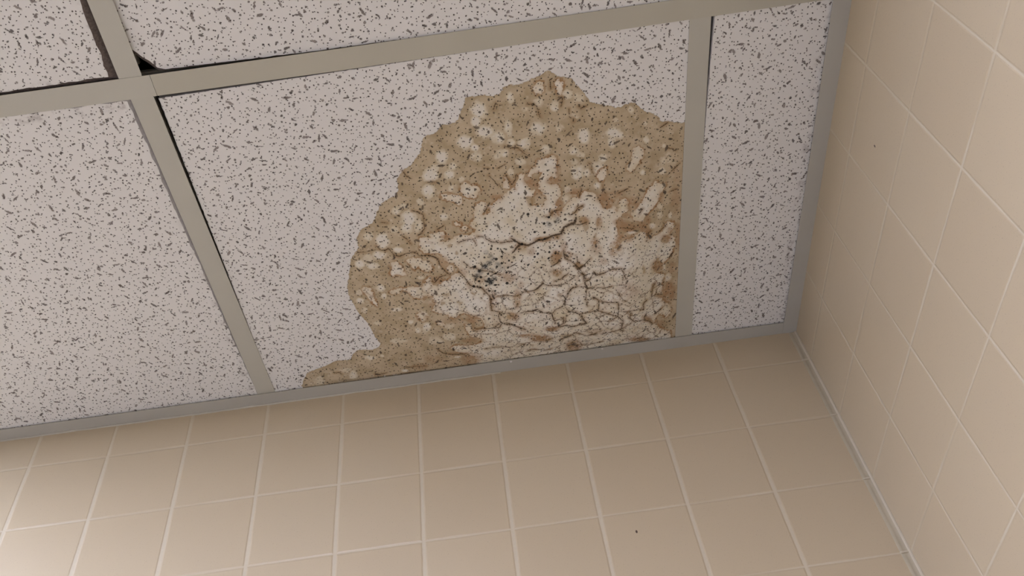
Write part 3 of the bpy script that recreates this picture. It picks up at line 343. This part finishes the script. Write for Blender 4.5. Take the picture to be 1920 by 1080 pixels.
struct('trim_6', RX, 0, RY, 0, DECK, DECK + 0.05, M_deck)      # slab above the hung ceiling

for i, (x, y, sx, sy, colr, st) in enumerate(LIGHTS):
    e = bpy.data.objects.new('fluorescent_light', None); COL.objects.link(e); e.location = (x, y, CEIL + 0.002)
    tag(e, ['long recessed fluorescent ceiling light left of the stained tile', 'recessed fluorescent ceiling light behind the camera'][i], 'ceiling light')
    bm = bmesh.new()
    for a, b, c, d in ((-sx/2, sx/2, -sy/2, -sy/2+.02), (-sx/2, sx/2, sy/2-.02, sy/2), (-sx/2, -sx/2+.02, -sy/2+.02, sy/2-.02), (sx/2-.02, sx/2, -sy/2+.02, sy/2-.02)):
        add_box(bm, a, b, c, d, 0, 0.02)
    add_box(bm, -sx/2, sx/2, -sy/2, sy/2, 0.02, 0.09)
    bm_obj('frame', bm, M_tee, e)
    bm = bmesh.new(); add_box(bm, -sx/2+.021, sx/2-.021, -sy/2+.021, sy/2-.021, 0.006, 0.010)
    km = NT('lit_diffuser'); km.base((0.9, 0.9, 0.9), 0.5); km.put(km.b.inputs['Emission Color'], colr); km.b.inputs['Emission Strength'].default_value = st
    bm_obj('diffuser', bm, km.m, e)

# ------------------------------------------------------------------ wall angles
def strip(name, pts_inner, pts_outer, z0, z1, mat, **kw):
    """flat bar between two polylines"""
    bm = bmesh.new(); n = len(pts_inner)
    lo = [[bm.verts.new((*p, z0)) for p in L] for L in (pts_inner, pts_outer)]
    hi = [[bm.verts.new((*p, z1)) for p in L] for L in (pts_inner, pts_outer)]
    for i in range(n - 1):
        bm.faces.new((lo[0][i], lo[0][i+1], lo[1][i+1], lo[1][i])); bm.faces.new((hi[0][i], hi[1][i], hi[1][i+1], hi[0][i+1]))
        bm.faces.new((lo[0][i], hi[0][i], hi[0][i+1], lo[0][i+1])); bm.faces.new((lo[1][i], lo[1][i+1], hi[1][i+1], hi[1][i]))
    for i in (0, n - 1): bm.faces.new((lo[0][i], lo[1][i], hi[1][i], hi[0][i]))
    return bm
bm = strip('', [(RX, -0.0215), (-0.9, -0.0222), (-0.45, -0.0230), (-0.021, -0.0220)], [(RX, 0), (-0.9, 0), (-0.45, 0), (-0.0, 0)], CEIL, CEIL + 0.0008, M_trim)
add_box(bm, RX, 0, -0.0008, 0, CEIL + 0.0008, CEIL + 0.022)
tag(bm_obj('trim_1', bm, M_trim), kind='structure')
bm = strip('', [(-0.0212, -0.0005), (-0.0205, -0.25), (-0.0218, -0.52), (-0.0215, RY)], [(0, 0), (0, -0.25), (0, -0.52), (0, RY)], CEIL - 0.0006, CEIL - 0.00002, M_trim)
add_box(bm, -0.0008, 0, RY, -0.022, CEIL, CEIL + 0.022)
tag(bm_obj('trim_2', bm, M_trim), kind='structure')

def bead(name, p0, p1, r, mat, n=120, jit=0.25, seed=0, sx=1.0):
    """slightly uneven tooled bead of caulk between two points"""
    rnd = random.Random(seed); bm = bmesh.new(); p0, p1 = Vector(p0), Vector(p1); d = (p1 - p0).normalized()
    a = d.orthogonal().normalized(); b = d.cross(a); rings = []
    for i in range(n + 1):
        c = p0.lerp(p1, i / n); t = i * 0.35
        rr = r * (1 + jit * noise.noise(Vector((t, seed, 0))) * 1.5)
        c = c + a * r * 0.35 * noise.noise(Vector((t * 0.6, 4 + seed, 0))) + b * r * 0.35 * noise.noise(Vector((t * 0.6, 9 + seed, 0)))
        rings.append([bm.verts.new(c + (a * math.cos(q) + b * math.sin(q)) * rr) for q in [j * math.tau / 8 for j in range(8)]])
    for A, B in zip(rings, rings[1:]):
        for j in range(8): bm.faces.new((A[j], A[(j+1) % 8], B[(j+1) % 8], B[j]))
    bm.faces.new(rings[0]); bm.faces.new(rings[-1])
    return bm
# paint bead under the wall angle, back and right
bm = bead('', (RX, -0.0002, CEIL - 0.0006), (-0.45, -0.0002, CEIL - 0.0006), 0.0017, M_caulk, 420, 0.3, 1)
tag(bm_obj('trim_3', bm, M_caulk, smooth=True), kind='structure')
# filled corner joint between the two walls
bm = bmesh.new(); N = 260; zt, zb = CEIL - 0.001, 0.0; prof = None
for i in range(N + 1):
    z = lerp(zt, zb, (i / N) ** 2.2)
    nz = noise.noise(Vector((z * 40, 1, 0))) * 0.0007; nz2 = noise.noise(Vector((z * 25, 7, 0))) * 0.0006
    wd = 0.0118 + nz2
    row = [(-wd - 0.0006, 0.0006), (-wd, -0.0007), (-wd * 0.66, -0.0006 + nz * 0.5), (-0.0044, -0.0007 + nz * 0.5), (-0.0034, -0.0019), (-0.0022, -0.0026 + nz * 0.5), (-0.0006, -0.0030 + nz * 0.5), (0.0006, -0.0026)]
    cur = [bm.verts.new((x, y, z)) for x, y in row]
    if prof:
        for j in range(len(row) - 1):
            f = bm.faces.new((prof[j], prof[j+1], cur[j+1], cur[j])); f.material_index = 1 if j >= 4 else 0
    prof = cur
tag(bm_obj('trim_4', bm, [simple('corner_filler', (0.480, 0.420, 0.300), 0.85, 0.1, 0.12, 70), M_grout], smooth=True), kind='structure')
# grout ticks where the courses meet the corner
bm = bmesh.new()
for r in range(0, 9):
    z = Z0 - r * 0.108
    add_box(bm, -0.0125, -0.001, -0.0022, 0.0005, z - 0.0012, z + 0.0012)
bmesh.ops.bevel(bm, geom=bm.edges[:], offset=0.0004, segments=1, affect='EDGES')
tag(bm_obj('trim_5', bm, M_grout), kind='structure')

# ------------------------------------------------------------------ grid tees
def tee(name, pts, z, mat, label, cat, group=None, hw=HW):
    bm = strip('', [(x - dx * hw, y - dy * hw) for x, y, dx, dy in pts], [(x + dx * hw, y + dy * hw) for x, y, dx, dy in pts], z, z + 0.0006, mat)
    # upright web with the bulb on top
    for q, z0, z1 in ((0.0006, z + 0.0006, z + 0.032), (0.0030, z + 0.032, z + 0.038)):
        b2 = strip('', [(x - dx * q, y - dy * q) for x, y, dx, dy in pts], [(x + dx * q, y + dy * q) for x, y, dx, dy in pts], z0, z1, mat)
        me = bpy.data.meshes.new('t'); b2.to_mesh(me); b2.free(); bm.from_mesh(me); bpy.data.meshes.remove(me)
    x0, y0 = pts[0][:2]
    bmesh.ops.translate(bm, verts=bm.verts, vec=(-x0, -y0, -z))
    o = bm_obj(name, bm, mat, None, (x0, y0, z)); tag(o, label, cat, group); return o
JX = -0.789
tee('main_runner', [(x, mainY(x), 0, 1) for x in (-1.44, -0.958, -0.87, JX - 0.0002)], CEIL + 0.0009, M_tee, 'pale grey main ceiling runner left of the seam by the broken tile corner', 'ceiling grid bar')
tee('main_runner', [(x, mainY(x), 0, 1) for x in (JX + 0.0002, -0.58, -0.3, -0.006)], CEIL + 0.0010, M_tee2, 'yellowed main ceiling runner above the stained tile, reaching the right wall', 'ceiling grid bar')
ya = mainY(-0.81)
tee('cross_tee', [(teeA(y), y, 1, 0) for y in (-0.015, -0.16, -0.33, ya + HW)], CEIL + 0.0014, M_tee, 'cross bar of the ceiling grid along the left side of the stained tile', 'ceiling grid bar')
tee('cross_tee', [(teeA2(y), y, 1, 0) for y in (ya - HW, -0.75, YB + 0.001)], CEIL + 0.0014, M_tee, 'cross bar running to the top edge beside the broken tile corner', 'ceiling grid bar')
yb = mainY(-0.173)
tee('cross_tee', [(teeB(y), y, 1, 0) for y in (-0.015, -0.25, yb + HW)], CEIL + 0.0014, M_tee, 'cross bar between the stained tile and the narrow tile by the right wall', 'ceiling grid bar', hw=0.0124)
tee('cross_tee', [(-0.1735, y, 1, 0) for y in (yb - HW, -0.8, YB + 0.001)], CEIL + 0.0014, M_tee, 'cross bar beyond the main runner, in line with the narrow tile by the right wall', 'ceiling grid bar')

# ------------------------------------------------------------------ plain ceiling tiles
def plain_tile(outline, insets, seed, label, z=0.0028, chips=(), jit=0.0006, coremat=None, thick=0.015, grime=0.5, lift=None, group=None, cut=None):
    """outline: corners counter-clockwise; insets: per edge, how far the worn bottom face stops short of the side"""
    rnd = random.Random(seed)
    cx = sum(p[0] for p in outline) / len(outline); cy = sum(p[1] for p in outline) / len(outline)
    hx = max(abs(p[0] - cx) for p in outline); hy = max(abs(p[1] - cy) for p in outline)
    outer, inner = [], []
    n = len(outline)
    for i in range(n):
        p, q = Vector(outline[i]), Vector(outline[(i + 1) % n]); d = (q - p); L = d.length; d.normalize(); nrm = Vector((-d.y, d.x))
        steps = max(2, int(L / 0.004))
        r0, r1 = (insets[i - 1][1] + 0.0012) / L, (insets[(i + 1) % n][0] + 0.0012) / L     # stay clear of the neighbouring edges
        for s_ in range(steps):
            t = s_ / steps; c = p.lerp(q, t); e0, e1 = insets[i]; ti = r0 + (1 - r0 - r1) * t; ci = p.lerp(q, ti)
            fade = min(1.0, s_ / 3.0, (steps - s_) / 3.0)
            ins = lerp(e0, e1, ti) * (1 + fade * 0.35 * noise.noise(Vector((t * L * 60, seed, i)))) + fade * abs(jit * noise.noise(Vector((t * L * 300, seed + 5, i))) * 2)
            outer.append(c); inner.append((ci, nrm, ins, i))
    # inner ring: keep inside by clipping against every edge's inset
    bm = bmesh.new(); zo = []
    vb, vc, vt = [], [], []
    for (c, nrm, ins, i), o_ in zip(inner, outer):
        q = c + nrm * ins
        lz = 0.0 if lift is None else lift((c.x, c.y)); c = o_
        vb.append(bm.verts.new((q.x - cx, q.y - cy, lz)))
        dep = min(0.006, ins * 0.7 + 0.0004)
        vc.append(bm.verts.new((c.x - cx, c.y - cy, lz + dep)))
        vt.append(bm.verts.new((c.x - cx, c.y - cy, thick + lz)))
    bm.faces.new(vb); bm.faces.new(vt[::-1]); m = len(vb)
    for i in range(m):
        j = (i + 1) % m
        f = bm.faces.new((vb[j], vb[i], vc[i], vc[j])); f.material_index = 1
        f = bm.faces.new((vc[j], vc[i], vt[i], vt[j])); f.material_index = 1
    bmesh.ops.triangulate(bm, faces=[f for f in bm.faces if len(f.verts) > 4])
    mat = tile_material('fissured_ceiling_tile', seed, False, hx, hy, grime)
    o = bm_obj('acoustic_tile', bm, [mat, coremat or M_edge], None, (cx, cy, CEIL + z))
    tag(o, label, 'ceiling tile', group); return o

# lower left, against the back wall
plain_tile([(-1.43, -0.010), (-1.43, mainY(-1.43) + HW - 0.004), (teeA(-.505) - HW + 0.0010, mainY(-0.83) + HW - 0.002), (teeA(0) - HW + 0.003, -0.010)],
           [(0.001, 0.001), (0.0015, 0.003), (0.0062, 0.0036), (0.001, 0.001)], 1.3, 'clean speckled ceiling tile against the back wall, left of the stained tile', coremat=M_edge)
# upper left
plain_tile([(-1.43, mainY(-1.4) - HW + 0.004), (-1.43, YB + 0.002), (teeA2(-1) - HW + 0.004, YB + 0.002), (teeA2(-.55) - HW - 0.0008, mainY(-0.83) - HW + 0.0015)],
           [(0.001, 0.001), (0.001, 0.001), (0.002, 0.0085), (0.0050, 0.003)], 2.6, 'speckled ceiling tile with a crumbled dark right edge, top left corner of the photo', coremat=M_core, grime=0.8)
# upper middle with the snapped corner
x0 = teeA2(-.55) + HW
plain_tile([(x0 - 0.004, -0.558), (x0 - 0.004, YB + 0.002), (-0.182, YB + 0.002), (-0.182, mainY(-.2) - HW + 0.004), (-0.60, mainY(-.6) - HW + 0.0015), (x0 + 0.0165, mainY(-.78) - HW - 0.0004)],
           [(0.0008, 0.0008), (0.001, 0.001), (0.001, 0.001), (0.001, 0.001), (0.0008, 0.0015), (0.004, 0.005)], 3.9, 'speckled ceiling tile with a snapped off corner above the main runner', coremat=M_core, grime=0.8,
           lift=lambda p: 0.003 * max(0, min(1, (-0.35 - p[0]) / 0.4)))
# narrow cut tile by the right wall
plain_tile([(-0.0150, -0.0080), (-0.1640, -0.0080), (-0.1622, -0.30), (-0.1574, mainY(-.16) + HW - 0.0018), (-0.0150, mainY(-.02) + HW - 0.0030)],
           [(0.0015, 0.0015), (0.0006, 0.0006), (0.0005, 0.0008), (0.0008, 0.001), (0.0012, 0.0012)], 5.1, 'narrow cut ceiling tile between the last cross bar and the right wall', grime=0.5)
# upper right remnant, beyond the runner
plain_tile([(-0.0150, mainY(-.02) - HW + 0.004), (-0.164, mainY(-.16) - HW + 0.004), (-0.164, YB + 0.002), (-0.0150, YB + 0.002)],
           [(0.001, 0.001)] * 4, 6.7, 'small cut ceiling tile beyond the main runner in the corner by the right wall')

# ------------------------------------------------------------------ the sagging, water stained tile
def ss(a, b, x):
    t = np.clip((x - a) / (b - a), 0, 1); return t * t * (3 - 2 * t)
def sag(x, y):
    X = ss(-.186, -.265, x) * (1 - ss(-.40, -.70, x)); Xe = ss(-.19, -.22, x) * (1 - ss(-.62, -.74, x))
    Y = ss(-.022, -.115, y) * (1 - ss(-.13, -.40, y)); edge = ss(-.0238, -.032, y) * (1 - ss(-.04, -.12, y))
    return .030 * X * Y + .0075 * Xe * edge
def chaikin(P, closed=True, it=2):
    P = np.array(P, float)
    for _ in range(it):
        if closed:
            Q = np.roll(P, -1, 0); P = np.stack([P * .75 + Q * .25, P * .25 + Q * .75], 1).reshape(-1, 2)
        else:
            A, B = P[:-1], P[1:]; M_ = np.stack([A * .75 + B * .25, A * .25 + B * .75], 1).reshape(-1, 2); P = np.vstack([P[:1], M_[1:-1], P[-1:]]) if len(P) > 2 else P
    return P
def seg_dist(px, py, A, B):
    d = np.full(px.shape, 9.0)
    for (ax, ay), (bx, by) in zip(A, B):
        mg = 0.03
        vx, vy = bx - ax, by - ay; L = vx * vx + vy * vy + 1e-12
        t = np.clip(((px - ax) * vx + (py - ay) * vy) / L, 0, 1)
        d = np.minimum(d, (px - ax - t * vx) ** 2 + (py - ay - t * vy) ** 2)
    return np.sqrt(d)
def poly_sd(px, py, P):
    lo, hi = P.min(0) - 0.014, P.max(0) + 0.014
    out = np.full(px.shape, -0.014)
    s_ = (px > lo[0]) & (px < hi[0]) & (py > lo[1]) & (py < hi[1])
    x, y = px[s_], py[s_]
    A, B = P, np.roll(P, -1, 0); d = seg_dist(x, y, A, B); ins = np.zeros(x.shape, bool)
    for (ax, ay), (bx, by) in zip(A, B):
        if ay == by: continue
        c = ((ay > y) != (by > y)) & (x < (bx - ax) * (y - ay) / (by - ay) + ax); ins ^= c
    out[s_] = np.where(ins, d, -d); return out
def ellipse_field(px, py, L):
    f = np.zeros(px.shape)
    for cx, cy, ax, ay, bx, by, s_ in L:
        cx, cy, ax, ay, bx, by = [v * 1e-4 for v in (cx, cy, ax, ay, bx, by)]
        det = ax * by - ay * bx
        if abs(det) < 1e-9: continue
        u = ((px - cx) * by - (py - cy) * bx) / det; v = (ax * (py - cy) - ay * (px - cx)) / det
        f = np.maximum(f, s_ / 100 * (1 - ss(0.35, 1.15, np.sqrt(u * u + v * v))))
    return f

SX0, SX1, SY0, SY1 = -0.7960, -0.1745, -0.5190, -0.0120
NX, NY = 519, 423
gx, gy = np.meshgrid(np.linspace(0, 1, NX), np.linspace(0, 1, NY))
# edges follow the skewed grid
xl = lambda y: -0.7855 + (-0.7897 + 0.7855) * (y + 0.02) / (-0.505 + 0.02)
yb_ = -0.0120; Y_ = None
Xr = -0.1760
ytop = lambda x: -0.5030 + (-0.5185 + 0.5030) * (x + 0.79) / 0.615
yy0 = yb_ + (-0.51 - yb_) * gy
xx = xl(yy0) + (Xr - xl(yy0)) * gx
yt = ytop(xx); yy = yb_ + (yt - yb_) * gy
# ragged, slightly rounded rim
rag = np.array([noise.noise(Vector((i * 0.21, 3.0, 0))) for i in range(NX)]) * 0.0008
ragv = np.array([noise.noise(Vector((i * 0.21, 9.0, 0))) for i in range(NY)]) * 0.0008
yy[-1] += rag; xx[:, 0] += ragv
px, py = xx.ravel(), yy.ravel()
h = sag(px, py)
und = np.array([noise.noise(Vector((a * 9, b * 9, 2.2))) for a, b in zip(px[::1], py[::1])])
h = h + np.maximum(0, 0.0012 * und) * ss(-.70, -.60, px) * ss(-0.03, -0.09, py) * (1 - ss(-.42, -.49, py)) * (1 - ss(-.21, -.185, px))
lift = 0.0012 * (1 - ss(-.79, -.6, px)) * ss(-.05, -.3, py)
bx, by = (SX0 + SX1) / 2, (SY0 + SY1) / 2
TH = 0.014
v_bot = np.stack([px - bx, py - by, -h + lift], 1); v_top = v_bot + np.array([0, 0, TH])
V = np.vstack([v_bot, v_top]); n0 = NX * NY
idx = np.arange(n0).reshape(NY, NX)
a, b, c_, d_ = idx[:-1, :-1].ravel(), idx[:-1, 1:].ravel(), idx[1:, 1:].ravel(), idx[1:, :-1].ravel()
fb = np.stack([a, b, c_, d_], 1)          # faces down (y decreases with row)
ft = np.stack([d_, c_, b, a], 1) + n0
def side(r, flip):
    q = np.stack([r[:-1], r[1:], r[1:] + n0, r[:-1] + n0], 1); return q[:, ::-1] if flip else q
sides = np.vstack([side(idx[0], True), side(idx[-1], False), side(idx[:, 0], False), side(idx[:, -1], True)])
F = np.vstack([fb, ft, sides])
me = bpy.data.meshes.new('stained_ceiling_tile')
me.vertices.add(len(V)); me.vertices.foreach_set('co', V.astype(np.float32).ravel())
me.loops.add(F.size); me.loops.foreach_set('vertex_index', F.astype(np.int32).ravel())
me.polygons.add(len(F)); me.polygons.foreach_set('loop_start', np.arange(0, F.size, 4, dtype=np.int32)); me.polygons.foreach_set('loop_total', np.full(len(F), 4, dtype=np.int32))
mi = np.zeros(len(F), dtype=np.int32); mi[len(fb):] = 1; 
me.update(calc_edges=True); me.validate()
me.polygons.foreach_set('material_index', mi)
me.polygons.foreach_set('use_smooth', np.array([True] * (len(fb)) + [False] * (len(F) - len(fb))))
def put_attr(name, arr, fill=0.0):
    at = me.attributes.new(name, 'FLOAT', 'POINT'); full = np.concatenate([arr, np.full(n0, fill)]).astype(np.float32); at.data.foreach_set('value', full)
m_ = lambda P: np.array(P, float) * 1e-4
put_attr('outer_sd', poly_sd(px, py, chaikin(m_(OUTER), it=1)))
wsd = np.full(px.shape, -0.014)
for Pg in WHITE: wsd = np.maximum(wsd, poly_sd(px, py, chaikin(m_(Pg), it=1 if len(Pg) > 60 else 2)))
put_attr('white_sd', wsd)
bsd = np.full(px.shape, -0.014)
for Pg in BROWN: bsd = np.maximum(bsd, poly_sd(px, py, chaikin(m_(Pg))))
put_attr('brown_sd', bsd)
put_attr('pale', ellipse_field(px, py, PALE)); put_attr('rust', ellipse_field(px, py, RUST))
ck = np.full(px.shape, -0.014)
for C_ in CRACK:
    wd = C_[0] * 1e-4 * 0.5; Pl = m_(C_[1:])
    lo, hi = Pl.min(0) - 0.014, Pl.max(0) + 0.014; s_ = (px > lo[0]) & (px < hi[0]) & (py > lo[1]) & (py < hi[1])
    if s_.any(): ck[s_] = np.maximum(ck[s_], wd - seg_dist(px[s_], py[s_], Pl[:-1], Pl[1:]))
put_attr('crack', ck, -0.014)
dt = np.full(px.shape, -0.014)
for x, y, r in DOTS: dt = np.maximum(dt, r / 6 * 0.00078 - np.hypot(px - x * 1e-4, py - y * 1e-4))
put_attr('dots', dt, -0.014)
sm = np.zeros(px.shape)
for x, y, r, s_ in SMEAR: sm = np.maximum(sm, s_ / 100 * (1 - ss(0.2, 1.2, np.hypot(px - x * 1e-4, py - y * 1e-4) / (r / 6 * 0.00068))))
put_attr('smear', sm)
stained = link('acoustic_tile', me, [tile_material('water_stained_tile', 8.4, True, 0.31, 0.25, 0.0), M_edge], None, (bx, by, CEIL + 0.0026))
tag(stained, 'sagging ceiling tile with a large brown water stain, cracks and black mould', 'ceiling tile')
# loose crumbs of plaster hanging at its rim
for i, (x, y, dz, r) in enumerate([(-0.7435, -0.0240, -0.0012, 0.0016), (-0.433, -0.0190, -0.0022, 0.0019), (-0.2965, -0.0235, -0.0060, 0.0015), (-0.62, -0.0280, -0.0050, 0.0015)]):
    bm = bmesh.new(); bmesh.ops.create_icosphere(bm, subdivisions=2, radius=r)
    for v in bm.verts: v.co *= 1 + 0.45 * noise.noise(v.co * 700 + Vector((i * 3, 0, 0)))
    for v in bm.verts: v.co.z *= 0.7
    o = bm_obj('plaster_crumb', bm, M_flake, stained, (x - bx, y - by, dz))
    o['label'] = 'tiny white plaster crumb at the rim'
